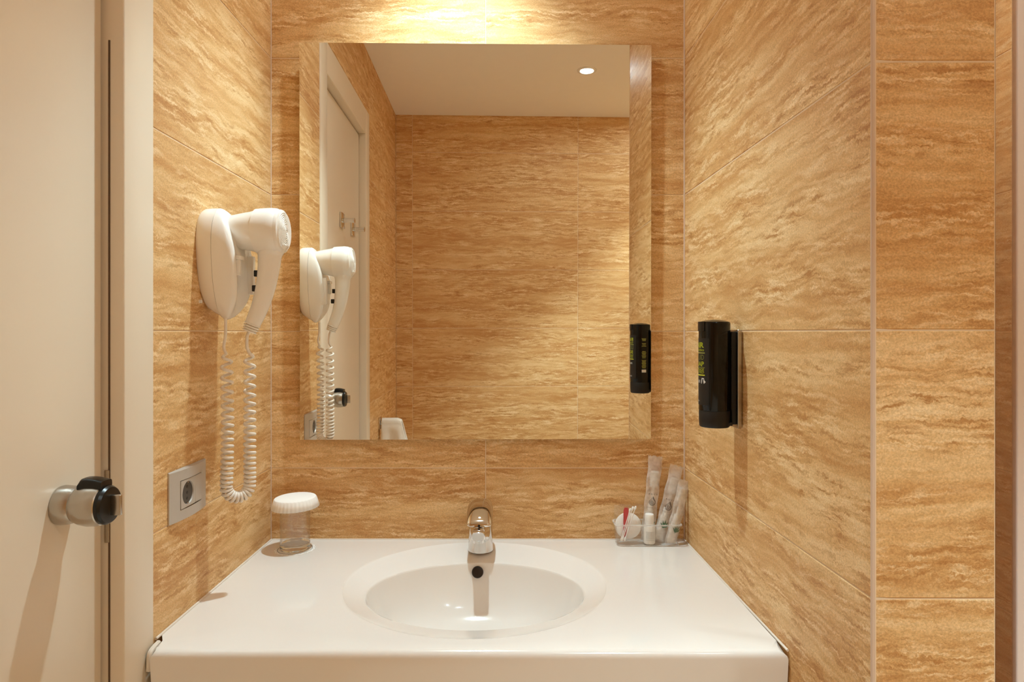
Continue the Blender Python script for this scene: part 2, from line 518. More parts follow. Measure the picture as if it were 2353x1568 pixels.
# towel hanging over its peg (seen in the mirror)
def towel_geo():
    def sheet(side):
        V, F = [], []
        nu, nv = 20, 26
        for j in range(nv + 1):
            v = j / nv
            for i in range(nu + 1):
                u = i / nu
                x = XL + 0.012 + u * 0.105 * (0.80 + 0.35 * min(1, v * 2))
                drop = max(0.0, v - 0.12) / 0.88
                z = TH_Z + 0.019 - 0.34 * v ** 1.1 - 0.006 * (u > 0.8) * (u - 0.8) * 5
                bulge = 0.014 * min(1, v * 7)
                fold = 0.010 * math.sin(u * 9.5 + 0.6) * min(1, drop * 3)
                y = -TH_S + side * (bulge + 0.006 + 0.012 * drop) + fold
                if v < 0.04: y = -TH_S + side * 0.014 * (v / 0.04)
                V.append((x, y, z))
        for j in range(nv):
            for i in range(nu):
                a = j * (nu + 1) + i
                F.append((a, a + 1, a + nu + 2, a + nu + 1))
        return V, F
    return merge(sheet(1), sheet(-1))
tw = thing('hand_towel', 'white terry hand towel draped over the wall peg, seen in the mirror', 'towel', (XL + 0.06, -TH_S, TH_Z))
to = obj('cloth', towel_geo(), 'towel', tw, True, 80)
sol = to.modifiers.new('thick', 'SOLIDIFY'); sol.thickness = 0.006; sol.offset = 0

# ------------------------------------------------------------------ shower screen at the right edge
sc_ = thing('shower_screen', 'rippled shower screen with a pale frame at the right edge', 'shower screen', (0.65, -0.60, 0))
obj('post', box(0.6207, 0.670, -0.625, -0.615, 0.0, 2.02, 0.002, 2), 'framegrey', sc_, True, 50)
obj('pane', box(X_PIL + 0.002, 0.6215, -0.6225, -0.6185, 0.06, 2.0), 'pane', sc_)
obj('bottom_rail', box(X_PIL + 0.002, 0.6207, -0.628, -0.612, 0.0, 0.06, 0.003, 1), 'framegrey', sc_)

# ------------------------------------------------------------------ downlights
def downlight(label, x, y):
    t = thing('downlight', label, 'ceiling light', (x, y, CEIL), 'recessed downlights')
    obj('ring', lathe([(0.0405, CEIL), (0.0405, CEIL - 0.002), (0.036, CEIL - 0.005), (0.0285, CEIL - 0.0045), (0.0270, CEIL - 0.001)], 40, 'z', (x, y, 0), False, False), 'plastic', t, True, 40)
    obj('lens', lathe([(0.0268, CEIL - 0.0005), (0.0268, CEIL - 0.0015), (0.015, CEIL - 0.0022)], 32, 'z', (x, y, 0)), 'lens', t, True)
    return t
downlight('white recessed downlight above the washbasin', *LAMP_A)
downlight('added white fill downlight beside the opposite wall, outside the picture', *FILL_C)
downlight('added white fill downlight inside the shower, outside the picture', *FILL_D)
downlight('lit recessed downlight on the ceiling, seen in the mirror', *LAMP_B)

# ------------------------------------------------------------------ mirror
MX0, MX1, MZ0, MZ1 = -0.457, 0.3023, 1.073, 1.928
mc = ((MX0 + MX1) / 2, -0.021, (MZ0 + MZ1) / 2)
mi = thing('wall_mirror', 'large rectangular frameless mirror above the washbasin', 'mirror', mc)
hw, hh = (MX1 - MX0) / 2, (MZ1 - MZ0) / 2
obj('glass', move(box(-hw, hw, 0, 0.005, -hh, hh), *mc), 'mirror', mi)
obj('backing_board', move(box(-hw + 0.012, hw - 0.012, 0.005, 0.014, -hh + 0.012, hh - 0.012), *mc), 'mirrorback', mi)
mi.rotation_euler = (0.0054, 0, 0.0168)

# ------------------------------------------------------------------ washbasin counter
CT = 0.85
S_FR = 0.500
def poly(inset, side=None):
    """outline of the top, counter-clockwise seen from above; only the front is inset"""
    s = S_FR - inset
    side = inset if side is None else side
    xr = lambda q: XR0 + q * math.tan(FLARE) - 0.0008
    return [(XL + 0.0008, -0.0006), (XL + 0.0008, -0.466), (-0.5150, -0.4664), (-0.5150 + side * 0.4, -s), (xr(S_FR) - 0.0015 - side * 0.3, -s), (xr(0), -0.0006)]
BX, OS, OA, OB = -0.066, 0.240, 0.236, 0.222     # outer oval: centre x, centre s, half axes
IS, IA, IB = 0.252, 0.196, 0.149                 # inner bowl
NA = 144
ctr = Vector((BX, -IS))
angs = [2 * PI * i / NA for i in range(NA)]
for px_, py_ in poly(0.0):
    a0 = math.atan2(py_ - ctr.y, px_ - ctr.x) % (2 * PI)
    k = min(range(NA), key=lambda i: abs((angs[i] - a0 + PI) % (2 * PI) - PI))
    angs[k] = a0
angs.sort()
def hit_poly(a, P):
    d = Vector((math.cos(a), math.sin(a))); best = None
    for i in range(len(P)):
        p, q = Vector(P[i]), Vector(P[(i + 1) % len(P)])
        e = q - p; den = d.x * e.y - d.y * e.x
        if abs(den) < 1e-9: continue
        w_ = p - ctr
        t = (w_.x * e.y - w_.y * e.x) / den; u = (w_.x * d.y - w_.y * d.x) / den
        if t > 0 and -1e-4 <= u <= 1 + 1e-4: best = t if best is None else min(best, t)
    return (ctr.x + d.x * best, ctr.y + d.y * best)
def ell(a, cx, cs, A, B):
    """ray from the bowl centre at angle a to an ellipse around (cx, cs)"""
    dx, dy = math.cos(a), math.sin(a); ox, oy = ctr.x - cx, ctr.y + cs
    qa = dx * dx / A ** 2 + dy * dy / B ** 2; qb = 2 * (ox * dx / A ** 2 + oy * dy / B ** 2); qc = ox * ox / A ** 2 + oy * oy / B ** 2 - 1
    t = (-qb + math.sqrt(qb * qb - 4 * qa * qc)) / (2 * qa)
    return (ctr.x + dx * t, ctr.y + dy * t)
rings = []
LIPZ = -0.015
for r, z in ((0.05, -0.128), (0.30, -0.126), (0.50, -0.120), (0.64, -0.112), (0.74, -0.102), (0.82, -0.088), (0.88, -0.071),
             (0.92, -0.056), (0.95, -0.043), (0.972, -0.031), (0.986, -0.0235), (0.994, -0.0185), (0.999, -0.0162), (1.006, LIPZ + 0.0002)):
    rings.append([(ctr.x + (ell(a, BX, IS, IA, IB)[0] - ctr.x) * r, ctr.y + (ell(a, BX, IS, IA, IB)[1] - ctr.y) * r, CT + z) for a in angs])
for u in (0.12, 0.3, 0.5, 0.7, 0.86, 0.95, 0.985, 1.0):
    z = LIPZ * (1 - u) ** 0.85 if u < 1 else 0.0
    ring = []
    for a in angs:
        p, q = ell(a, BX, IS, IA, IB), ell(a, BX, OS, OA, OB)
        ring.append((p[0] + (q[0] - p[0]) * u, p[1] + (q[1] - p[1]) * u, CT + z))
    rings.append(ring)
for inset, z, u in ((0.011, 0.0, 0.02), (0.011, 0.0, 0.5), (0.011, 0.0, 1), (0.0065, -0.0008, 1), (0.003, -0.003, 1), (0.0008, -0.0065, 1), (0, -0.011, 1), (0.001, -0.024, 1), (0.012, -0.135, 1)):
    P = poly(inset, 0.0 if z < -0.02 else None); ring = []
    for a in angs:
        q = ell(a, BX, OS, OA, OB); h = hit_poly(a, P if z > -0.02 else poly(0))
        if z < -0.02 and h[1] < -S_FR + 0.002: h = (h[0], h[1] + inset)
        ring.append((q[0] + (h[0] - q[0]) * u, q[1] + (h[1] - q[1]) * u, CT + z))
    rings.append(ring)
vt = thing('washbasin', 'white ceramic vanity top with a moulded oval washbasin', 'washbasin', (BX, -0.25, CT))
obj('basin_top', loft(rings, True, False), 'ceramic', vt, True, 35)
# overflow plug on the rear slope of the bowl, drain at the bottom
ov = Matrix.Translation((-0.0695, -0.1125, CT - 0.030)) @ Matrix.Rotation(math.radians(66), 4, 'X')
obj('overflow_cap', xf(lathe([(0.0112, -0.006), (0.0118, 0.0005), (0.0108, 0.0022), (0.006, 0.003)], 28), ov), 'darkhole', vt, True, 40)
obj('drain', lathe([(0.031, 0.0), (0.031, 0.004), (0.024, 0.006), (0.01, 0.005)], 32, 'z', (BX, -IS, CT - 0.1285)), 'chrome', vt, True, 40)
obj('sealant', merge(tube([(XL + 0.002, -0.002, CT + 0.0005), (XL + 0.002, -0.462, CT + 0.0005)], 0.0022, 8),
                     tube([(XL + 0.004, -0.001, CT + 0.0005), (XR0 - 0.003, -0.001, CT + 0.0005)], 0.0018, 8),
                     tube([(XR0 - 0.0015, -0.003, CT + 0.0005), (XR0 + 0.5 * math.tan(FLARE) - 0.002, -0.497, CT + 0.0005)], 0.0018, 8),
                     tube(smooth_path([(-0.5200, -0.468, CT - 0.002), (-0.5190, -0.486, CT - 0.003), (-0.5190, -0.493, CT - 0.008), (-0.5195, -0.494, CT - 0.03)], 5), 0.0038, 8)),
    'sealant', vt, True)

# ------------------------------------------------------------------ tap
FX, FS = -0.0665, 0.051
Z0 = CT - 0.0045
tp = thing('basin_tap', 'chrome single-lever basin tap behind the oval bowl', 'tap', (FX, -FS, Z0))
obj('body', lathe([(0.0266, Z0), (0.0266, Z0 + 0.002), (0.0258, Z0 + 0.005), (0.0256, Z0 + 0.040), (0.0257, Z0 + 0.066), (0.024, Z0 + 0.072), (0.018, Z0 + 0.074)], 48, 'z', (FX, -FS, 0)), 'chrome', tp, True, 40)
def rr(cx, cz, w_, h_, y, n=24, p=3.2):
    return [(cx + w_ * math.copysign(abs(math.cos(2 * PI * j / n)) ** (2 / p), math.cos(2 * PI * j / n)), y,
             cz + h_ * math.copysign(abs(math.sin(2 * PI * j / n)) ** (2 / p), math.sin(2 * PI * j / n))) for j in range(n)]
spr = []
for t, cz, w_, h_ in ((0.0, 0.040, 0.0215, 0.022), (0.25, 0.044, 0.0190, 0.0180), (0.5, 0.0500, 0.0165, 0.0140), (0.75, 0.0555, 0.0145, 0.0112), (0.92, 0.0580, 0.0136, 0.0100), (0.98, 0.0585, 0.0130, 0.0094), (1.0, 0.0585, 0.0115, 0.0080)):
    spr.append(rr(FX, Z0 + cz, w_, h_, -0.060 - 0.092 * t, 28, 4.0))
sp = obj('spout', loft(spr), 'chrome', tp, True, 45)
obj('aerator', lathe([(0.0108, Z0 + 0.050), (0.0108, Z0 + 0.0425), (0.0095, Z0 + 0.0420)], 24, 'z', (FX, -0.137, 0)), 'chrome', sp, True, 40)
# lever: a hood over the body that slopes down towards the front
lv = []
for t, zt, zb_, w_ in ((0.0, 0.094, 0.080, 0.0140), (0.05, 0.101, 0.0765, 0.0205), (0.16, 0.1050, 0.0745, 0.0250), (0.36, 0.1035, 0.0725, 0.0268), (0.58, 0.0955, 0.0695, 0.0274),
                       (0.78, 0.0865, 0.0672, 0.0270), (0.92, 0.0790, 0.0660, 0.0258), (0.98, 0.0745, 0.0658, 0.0240), (1.0, 0.0712, 0.0662, 0.0205)):
    lv.append(rr(FX, Z0 + (zt + zb_) / 2, w_, (zt - zb_) / 2, -0.024 - 0.092 * t, 32, 2.5))
le = obj('lever', loft(lv), 'chrome', tp, True, 45)
obj('temperature_dot', lathe([(0.0026, -0.0006), (0.0026, 0.0002), (0.001, 0.0004)], 14, 'y', (FX, -0.1158, Z0 + 0.0690)), 'blackmat', le, True)

# ------------------------------------------------------------------ wall holder for the hair dryer
HS, HZ = 0.295, 1.424
def bulge(v):
    return 1 - 0.92 * ((v + 0.1) / 1.1) ** 2 if v > -0.1 else 1 - 0.8 * ((-0.1 - v) / 0.9) ** 4
def egg(x, sc, zbot=None, n=44, ztop=1.519, zb=1.3245, w0=0.051):
    out = []
    zb_ = zb if zbot is None else zbot
    zc, h = (ztop + zb_) / 2, (ztop - zb_) / 2
    for j in range(n):
        a = 2 * PI * j / n
        cs, sn = math.cos(a), math.sin(a)
        e = 2 / 2.5
        u = math.copysign(abs(cs) ** e, cs); v = math.copysign(abs(sn) ** e, sn)
        wd = w0 * (1 - 0.36 * ((1 - v) / 2) ** 1.6)
        vv = v * (1 - (1 - sc) * 0.55)
        xs_ = XL + 0.0272
        out.append((x if x < xs_ else xs_ + (x - xs_) * bulge(vv), -HS + u * wd * sc, zc + v * h * (1 - (1 - sc) * 0.55)))
    return out
hd_ = thing('dryer_holder', 'white plastic wall holder that docks the hair dryer', 'holder', (XL, -HS, 1.33))
x0 = XL
obj('back_shell', loft([egg(x0 + 0.0003, 0.93, 1.349), egg(x0 + 0.005, 0.985, 1.345), egg(x0 + 0.016, 1.0, 1.338), egg(x0 + 0.0265, 1.0, 1.332)]), 'plastic', hd_, True, 50)
obj('front_shell', loft([egg(x0 + 0.0268, 0.985, 1.332), egg(x0 + 0.0272, 1.0, 1.331), egg(x0 + 0.040, 0.985, 1.327), egg(x0 + 0.054, 0.955, 1.3245), egg(x0 + 0.060, 0.925, 1.3245), egg(x0 + 0.0632, 0.86, 1.326),
      egg(x0 + 0.0640, 0.78, 1.330), egg(x0 + 0.0630, 0.70, 1.336), egg(x0 + 0.0600, 0.62, 1.345), egg(x0 + 0.0590, 0.35, 1.36)]), 'plastic', hd_, True, 45)
obj('latch', merge(box(x0 + 0.058, x0 + 0.0675, -HS - 0.030, -HS - 0.022, 1.402, 1.428, 0.001, 2),
                   box(x0 + 0.058, x0 + 0.0690, -HS - 0.031, -HS - 0.012, 1.428, 1.435, 0.0015, 2)), 'plastic', hd_, True, 50)
obj('guide_rail', box(x0 + 0.055, x0 + 0.0700, -HS + 0.022, -HS + 0.034, 1.372, 1.440, 0.002, 2), 'plastic', hd_, True, 50)
obj('screw_foot', lathe([(0.0028, 0), (0.0028, 0.004)], 12, 'x', (x0, -HS - 0.030, 1.357)), 'plastic', hd_, True)

# ------------------------------------------------------------------ hair dryer
BS, BZ = 0.288, 1.481
dr = thing('hair_dryer', 'white hair dryer docked in the wall holder, with a coiled cord', 'hair dryer', (-0.43, -BS, 1.31))
bc = (0, -BS, BZ)
ba = obj('barrel', lathe([(0.020, -0.4945), (0.0270, -0.494), (0.0318, -0.470), (0.0345, -0.454), (0.0372, -0.4445), (0.0392, -0.4440), (0.0404, -0.430), (0.0408, -0.418), (0.0400, -0.4085), (0.0383, -0.4060),
     (0.0381, -0.4050), (0.0382, -0.4030), (0.0372, -0.4000), (0.0340, -0.3982)], 56, 'x', bc, True, True), 'plastic', dr, True, 40)
# the concentric air-inlet grille
gp = []
r = 0.0335
k = 0
while r > 0.003:
    dome = -0.3972 + 0.0035 * (1 - (r / 0.0335) ** 2)
    gp += [(r, dome - 0.0016), (r - 0.0004, dome), (r - 0.0019, dome), (r - 0.0022, dome - 0.0016)]
    r -= 0.0031
gp.append((0.0008, -0.3940))
obj('inlet_grille', lathe([(0.0338, -0.3995)] + gp, 48, 'x', bc), 'plastic', ba, True, 35)
hp = smooth_path([(-0.4215, -BS, BZ - 0.022), (-0.4235, -BS, BZ - 0.040), (-0.4250, -BS - 0.001, 1.418), (-0.4295, -BS - 0.003, 1.385), (-0.4385, -BS - 0.005, 1.350), (-0.4510, -BS - 0.007, 1.319)], 7)
hr = []
for i in range(len(hp)):
    t = i / (len(hp) - 1)
    hr.append(0.0215 - 0.0085 * t ** 1.15 + 0.009 * max(0, 0.22 - t) / 0.22)
ha = obj('handle', tube(hp, hr, 28, (0.95, 1.0)), 'plastic', dr, True, 50)
# ribbed cord sleeve at the end of the handle
d = (hp[-1] - hp[-3]).normalized()
rp, rrad = [], []
for i in range(4):
    b0 = hp[-1] + d * (0.0042 * i - 0.001)
    for dd, rr_ in ((0.0, 0.0098), (0.0004, 0.0138 - 0.0006 * i), (0.0026, 0.0138 - 0.0006 * i), (0.0030, 0.0098)):
        rp.append(b0 + d * dd); rrad.append(rr_)
obj('cord_sleeve', tube(rp, rrad, 24), 'plastic', ha, True, 35)
for zs_, xs_ in ((1.402, -0.4468), (1.376, -0.4500)):
    obj('switch', box(xs_ - 0.0035, xs_ + 0.006, -BS - 0.005, -BS + 0.005, zs_, zs_ + 0.011, 0.0012, 2), 'black', ha, True, 50)
# coiled cord
def cord_geo():
    LX, LS, RX, RS = -0.489, 0.313, -0.4575, 0.291
    A = Vector((LX, -LS, 1.268)); B = Vector((RX, -RS, 1.268)); ZB = 1.040
    half = (B - A) / 2; mid = (A + B) / 2; R = half.length
    path = []
    n1 = 60
    for i in range(n1): path.append(Vector((A.x + 0.0025 * math.sin(i / n1 * 3), A.y, A.z + (ZB - A.z) * i / n1)))
    for i in range(41):
        a = PI * i / 40
        path.append(mid - half * math.cos(a) * 1.0 + Vector((0, 0, ZB - mid.z - R * 1.05 * math.sin(a))))
    for i in range(1, n1 + 1): path.append(Vector((B.x, B.y, ZB + (B.z - ZB) * i / n1)))
    cum = [0]
    for i in range(1, len(path)): cum.append(cum[-1] + (path[i] - path[i - 1]).length)
    total = cum[-1]
    pts = []
    nrm = half.normalized(); 
    side = Vector((-nrm.y, nrm.x, 0))
    l, ph, idx = 0.0, 0.0, 0
    step = 2 * PI / 14
    RC = 0.0083
    while l < total:
        while idx < len(cum) - 2 and cum[idx + 1] < l: idx += 1
        f = (l - cum[idx]) / max(1e-9, cum[idx + 1] - cum[idx])
        p = path[idx].lerp(path[idx + 1], f)
        t = (path[min(idx + 2, len(path) - 1)] - path[max(idx - 1, 0)]).normalized()
        u = side.cross(t).normalized()
        q = abs(l - total / 2) / (total / 2)             # 1 at the ends, 0 at the bottom of the loop
        pitch = 0.0060 + 0.0145 * max(0, q - 0.06)
        rc = RC * min(1, (total - l) / 0.01 + 0.15, l / 0.01 + 0.15)
        pts.append(p + side * (rc * math.cos(ph)) + u * (rc * math.sin(ph)))
        ph += step; l += pitch / 14
    start = smooth_path([(-0.4905, -0.312, 1.3285), (-0.4905, -0.312, 1.300), (-0.4935, -0.312, 1.280), pts[0]], 6)[:-1]
    end = smooth_path([pts[-1], (-0.4610, -0.2935, 1.278), tuple(hp[-1] + d * 0.022), tuple(hp[-1] + d * 0.010)], 6)[1:]
    return tube(start + pts + end, 0.0026, 8)
obj('coiled_cord', cord_geo(), 'cord', dr, True, 60)

# ------------------------------------------------------------------ wall socket
SS0, SS1, SZ0, SZ1 = 0.3075, 0.426, 1.006, 1.088
sS = (SS0 + SS1) / 2; sZ = (SZ0 + SZ1) / 2
so = thing('wall_socket', 'silver-framed power socket on the left tiled wall', 'socket', (XL, -sS, sZ))
def plate_ring():
    # arched plate: thickest in the middle of its length, with a rectangular opening
    V, F = [], []
    def P(s, z, x): V.append((x, -s, z)); return len(V) - 1
    nx = 16
    iw, ih = 0.0345, 0.0232
    rows = [(SZ0, 0), (SZ0 + 0.0015, 1), (sZ - ih, 1), (sZ + ih, 1), (SZ1 - 0.0015, 1), (SZ1, 0)]
    ss = sorted(set([SS0 + (SS1 - SS0) * i / nx for i in range(nx + 1)] + [sS - iw, sS + iw]))
    grid = []
    for z, k in rows:
        line = []
        for s in ss:
            t = (s - sS) / ((SS1 - SS0) / 2)
            x = XL + 0.0025 + 0.0065 * (1 - t * t) if k else XL + 0.0005
            line.append(P(s, z, x))
        grid.append(line)
    for j in range(len(rows) - 1):
        for i in range(len(ss) - 1):
            mid_s = (ss[i] + ss[i + 1]) / 2
            if j == 2 and abs(mid_s - sS) < iw: continue
            F.append((grid[j][i], grid[j][i + 1], grid[j + 1][i + 1], grid[j + 1][i]))
    # ends and the inside of the opening
    for line_i in (0, -1):
        col = [grid[j][line_i] for j in range(len(rows))]
        base = [P(-V[c][1], V[c][2], XL + 0.0003) for c in col]
        for j in range(len(col) - 1): F.append((col[j], col[j + 1], base[j + 1], base[j]))
    return V, F
obj('cover_plate', plate_ring(), 'silver', so, True, 30)
obj('mounting_frame', box(XL + 0.0003, XL + 0.0045, -sS - 0.0343, -sS + 0.0343, sZ - 0.023, sZ + 0.023), 'shadedsocket', so)
# socket module: a square face with a round well
def module(s0, s1):
    V, F = [], []
    c_s, r_ = (s0 + s1) / 2, 0.0186
    n = 32; xf_ = XL + 0.0078
    sq, ci, cb = [], [], []
    hw_, hz_ = (s1 - s0) / 2, 0.0222
    for j in range(n):
        a = 2 * PI * j / n; cx_, cz_ = math.cos(a), math.sin(a)
        m_ = max(abs(cx_) / hw_, abs(cz_) / hz_)
        sq.append((xf_, -(c_s + cx_ / m_), sZ + cz_ / m_))
        ci.append((xf_, -(c_s + cx_ * r_), sZ + cz_ * r_))
        cb.append((XL + 0.0052, -(c_s + cx_ * r_ * 0.96), sZ + cz_ * r_ * 0.96))
    back = [(XL + 0.0042, p[1], p[2]) for p in sq]
    return loft([back, sq, ci, cb], False, True)
obj('socket_insert', module(sS - 0.0115, sS + 0.0338), 'silver', so, True, 30)
cS = (sS - 0.0115 + sS + 0.0338) / 2
wl = obj('socket_well', lathe([(0.0178, XL + 0.0053), (0.0176, XL + 0.0058), (0.005, XL + 0.0059)], 32, 'x', (0, -cS, sZ)), 'shadedsocket', so, True, 30)
for dz in (-0.0095, 0, 0.0095):
    obj('pin_hole', lathe([(0.0026, XL + 0.0058), (0.0024, XL + 0.0062)], 14, 'x', (0, -cS, sZ + dz)), 'black', wl)
for dz in (-0.01665, 0.01665):
    obj('earth_clip', box(XL + 0.0058, XL + 0.0075, -cS - 0.0025, -cS + 0.0025, sZ + dz - 0.0012, sZ + dz + 0.0012), 'steel', wl)
obj('blank_module', box(XL + 0.0042, XL + 0.0080, -(sS - 0.0122), -(sS - 0.0340), sZ - 0.0222, sZ + 0.0222, 0.0006, 1), 'silver', so)

# ------------------------------------------------------------------ soap dispenser on the right wall
DS, DX = 0.309, 0.3475
DZ0, DZ1 = 1.143, 1.3265
xw = XR0 + DS * math.tan(FLARE)
sd = thing('soap_dispenser', 'black wall soap dispenser with yellow lettering on a steel bracket', 'soap dispenser', (DX, -DS, DZ0))
RB = 0.0262
bt = obj('bottle', lathe([(RB * 0.97, DZ0 + 0.0285), (RB, DZ0 + 0.0295), (RB, DZ1 - 0.0075), (RB * 0.985, DZ1 - 0.0055), (RB * 0.95, DZ1 - 0.0040), (RB * 0.6, DZ1 - 0.0012), (RB * 0.2, DZ1)], 56, 'z', (DX, -DS, 0)), 'bottle', sd, True, 40)
obj('dispensing_cap', lathe([(RB * 0.90, DZ0), (RB * 0.955, DZ0 + 0.0015), (RB * 0.985, DZ0 + 0.012), (RB * 0.985, DZ0 + 0.0275), (RB * 0.95, DZ0 + 0.0288)], 56, 'z', (DX, -DS, 0)), 'blackmat', sd, True, 40)
# lock tab at the top, towards the room
tb = []
for j in range(9):
    a = PI - 0.42 + 0.84 * j / 8
    tb.append(a)
def arc_panel(a0, a1, z0, z1, r0, r1, n=14):
    rin, rout = [], []
    V, F = [], []
    for i in range(n + 1):
        a = a0 + (a1 - a0) * i / n
        for r_ in (r0, r1):
            for z in (z0, z1):
                V.append((DX + r_ * math.cos(a), -DS + r_ * math.sin(a), z))
    for i in range(n):
        b_ = i * 4; c_ = b_ + 4
        F += [(b_ + 2, c_ + 2, c_ + 3, b_ + 3), (b_, b_ + 1, c_ + 1, c_), (b_ + 1, b_ + 3, c_ + 3, c_ + 1), (b_, c_, c_ + 2, b_ + 2)]
    F += [(0, 2, 3, 1), (n * 4, n * 4 + 1, n * 4 + 3, n * 4 + 2)]
    return V, F
obj('lock_tab', arc_panel(PI - 0.45, PI + 0.62, DZ1 - 0.0195, DZ1 - 0.0035, RB - 0.001, RB + 0.0012), 'black', sd, True, 40)
# label: centred on the side facing into the room (-x)
LA = PI
lab = obj('front_label', arc_panel(LA - 0.92, LA + 0.92, DZ0 + 0.038, DZ1 - 0.032, RB, RB + 0.00025, 24), 'labelblack', bt, True, 40)
def on_bottle(g, zc, ang=LA, lift=0.0004):
    out = []
    for x, y, z in g[0]:
        # reading direction: left to right as seen from outside runs with +angle seen from above
        a = ang + x / RB
        r_ = RB + lift + max(z, 0)
        out.append((DX + r_ * math.cos(a), -DS + r_ * math.sin(a), zc + y))
    return out, g[1]
def rect_geo(w_, h_, n=16):
    V, F = [], []
    for i in range(n + 1):
        for y in (-h_ / 2, h_ / 2): V.append((-w_ / 2 + w_ * i / n, y, 0))
    for i in range(n): F.append((i * 2, i * 2 + 2, i * 2 + 3, i * 2 + 1))
    return V, F
WTXT = 0.0300
def fit(body, width, height, bold=0.0):
    g = text_geo(body, 0.01, bold)
    xs = [v[0] for v in g[0]]; ys = [v[1] for v in g[0]]
    sx, sy = width / (max(xs) - min(xs)), height / (max(ys) - min(ys))
    cx, cy_ = (max(xs) + min(xs)) / 2, (max(ys) + min(ys)) / 2
    return [((v[0] - cx) * sx, (v[1] - cy_) * sy, 0) for v in g[0]], g[1]
def zpx(y): return EYE - (y - 765) / 1338.0
lines = [('FAIR', zpx(793), 0.0095, 0.035, 'yellow'), ('CosmEthics', zpx(804), 0.0046, 0.012, 'yellow'), (None, zpx(811), 0.0018, 0, 'olive'),
         ('LIQUID', zpx(822), 0.0105, 0.0, 'olive'), ('SOAP', zpx(836), 0.0085, 0.03, 'yellow'), (None, zpx(844.5), 0.0008, 0, 'olive'),
         ('FAIRTRADE', zpx(849), 0.0042, 0.01, 'yellow'), ('CERTIFIED', zpx(855), 0.0042, 0.01, 'yellow'), (None, zpx(861.5), 0.0018, 0, 'yellow')]
pz = {'yellow': [], 'olive': []}
for body, z, h_, bo, col in lines:
    pz[col].append(on_bottle(fit(body, WTXT, h_, bo) if body else rect_geo(WTXT * 1.12, h_), z))
obj('lettering', merge(*pz['yellow']), 'yellow', bt)
obj('lettering', merge(*pz['olive']), 'olive', bt)
# emblem line: white letters and a pointed badge
badge = [(0.0085, -0.0035, 0), (0.0155, -0.0035, 0), (0.0185, -0.0005, 0), (0.0160, 0.0022, 0), (0.0150, 0.0060, 0), (0.0100, 0.0060, 0), (0.0090, 0.0022, 0)], [(0, 1, 2, 3, 4, 5, 6)]
obj('volume_print', on_bottle(move(fit('300 ml e', 0.014, 0.0034, 0.02), -0.004, 0, 0), zpx(920)), 'printwhite', bt)
obj('emblem', merge(on_bottle(move(fit('FREE', 0.018, 0.0045, 0.03), -0.003, 0, 0), zpx(876)), on_bottle(badge, zpx(876))), 'printwhite', bt)
obj('emblem_cutout', merge(on_bottle(([(0.0108, 0.0005, 0), (0.0122, 0.0048, 0), (0.0140, 0.0042, 0), (0.0136, 0.0012, 0), (0.0146, -0.0016, 0), (0.0124, 0.0006, 0)], [(0, 1, 2, 3, 4, 5)]), zpx(876), LA, 0.0006),
                    on_bottle(([(0.0100, -0.0028, 0), (0.0160, -0.0028, 0), (0.0160, -0.0022, 0), (0.0100, -0.0022, 0)], [(0, 1, 2, 3)]), zpx(876), LA, 0.0006)), 'labelblack', bt)
# instruction print on the side turned to the mirror, a small white tab below it
side = []
for k_, (zt, zb_, n_) in enumerate(((788, 798, 3), (804, 818, 3), (832, 858, 7), (863, 893, 9))):
    for i in range(n_):
        y_ = zt + (zb_ - zt) * (i + 0.5) / n_
        side.append(on_bottle(rect_geo(0.012 - 0.003 * ((i * 7 + k_) % 3) / 2, 0.0013, 6), zpx(y_), PI - 1.72))
obj('side_print', merge(*side), 'olive', bt)
obj('white_sticker', on_bottle(rect_geo(0.012, 0.0072, 6), zpx(902), PI - 1.72), 'printwhite', bt)
# bracket and steel back plate (turned with the wall)
br = Matrix.Translation((xw, -DS, 0)) @ Matrix.Rotation(FLARE, 4, 'Z')
obj('bracket', xf(merge(box(-0.0165, -0.0088, -0.013, 0.013, 1.148, 1.306, 0.001, 1), box(-0.024, -0.016, -0.016, 0.016, 1.146, 1.152, 0.001, 1)), br), 'blackmat', sd)
obj('clear_guide', xf(box(-0.0176, -0.0166, -0.014, 0.014, 1.172, 1.308), br), 'clear', sd)
obj('steel_plate', xf(merge(box(-0.0088, -0.0026, -0.020, 0.020, 1.142, 1.309, 0.0006, 1), box(-0.0026, -0.0006, -0.018, 0.018, 1.144, 1.307, 0.0004, 1)), br), 'steel', sd)

# ------------------------------------------------------------------ tumbler, its paper cap and coaster
GX, GS = -0.4545, 0.064
co = thing('paper_coaster', 'white scalloped paper coaster with a dark ring under the tumbler', 'coaster', (GX, -GS, CT))
sc_ring = lambda r_, z: [(GX + (r_ + 0.0012 * math.cos(20 * 2 * PI * j / 160)) * math.cos(2 * PI * j / 160), -GS + (r_ + 0.0012 * math.cos(20 * 2 * PI * j / 160)) * math.sin(2 * PI * j / 160), z) for j in range(160)]
obj('disc', loft([sc_ring(0.0405, CT + 0.0002), sc_ring(0.0405, CT + 0.0010), sc_ring(0.0385, CT + 0.0012)]), 'paper', co)
obj('printed_ring', lathe([(0.0355, CT + 0.00115), (0.0355, CT + 0.00135), (0.0345, CT + 0.00135), (0.0345, CT + 0.00115)], 80, 'z', (GX, -GS, 0), False, False), 'printgrey', co)
obj('printed_dot', merge(*[lathe([(0.0006, CT + 0.00115), (0.0006, CT + 0.00135)], 8, 'z', (GX + 0.0382 * math.cos(2 * PI * k / 20), -GS + 0.0382 * math.sin(2 * PI * k / 20), 0)) for k in range(20)]), 'printgrey', co)
gb = CT + 0.0014
tu = thing('tumbler', 'clear drinking glass on the coaster in the left corner', 'glass', (GX, -GS, gb))
GH = 0.108
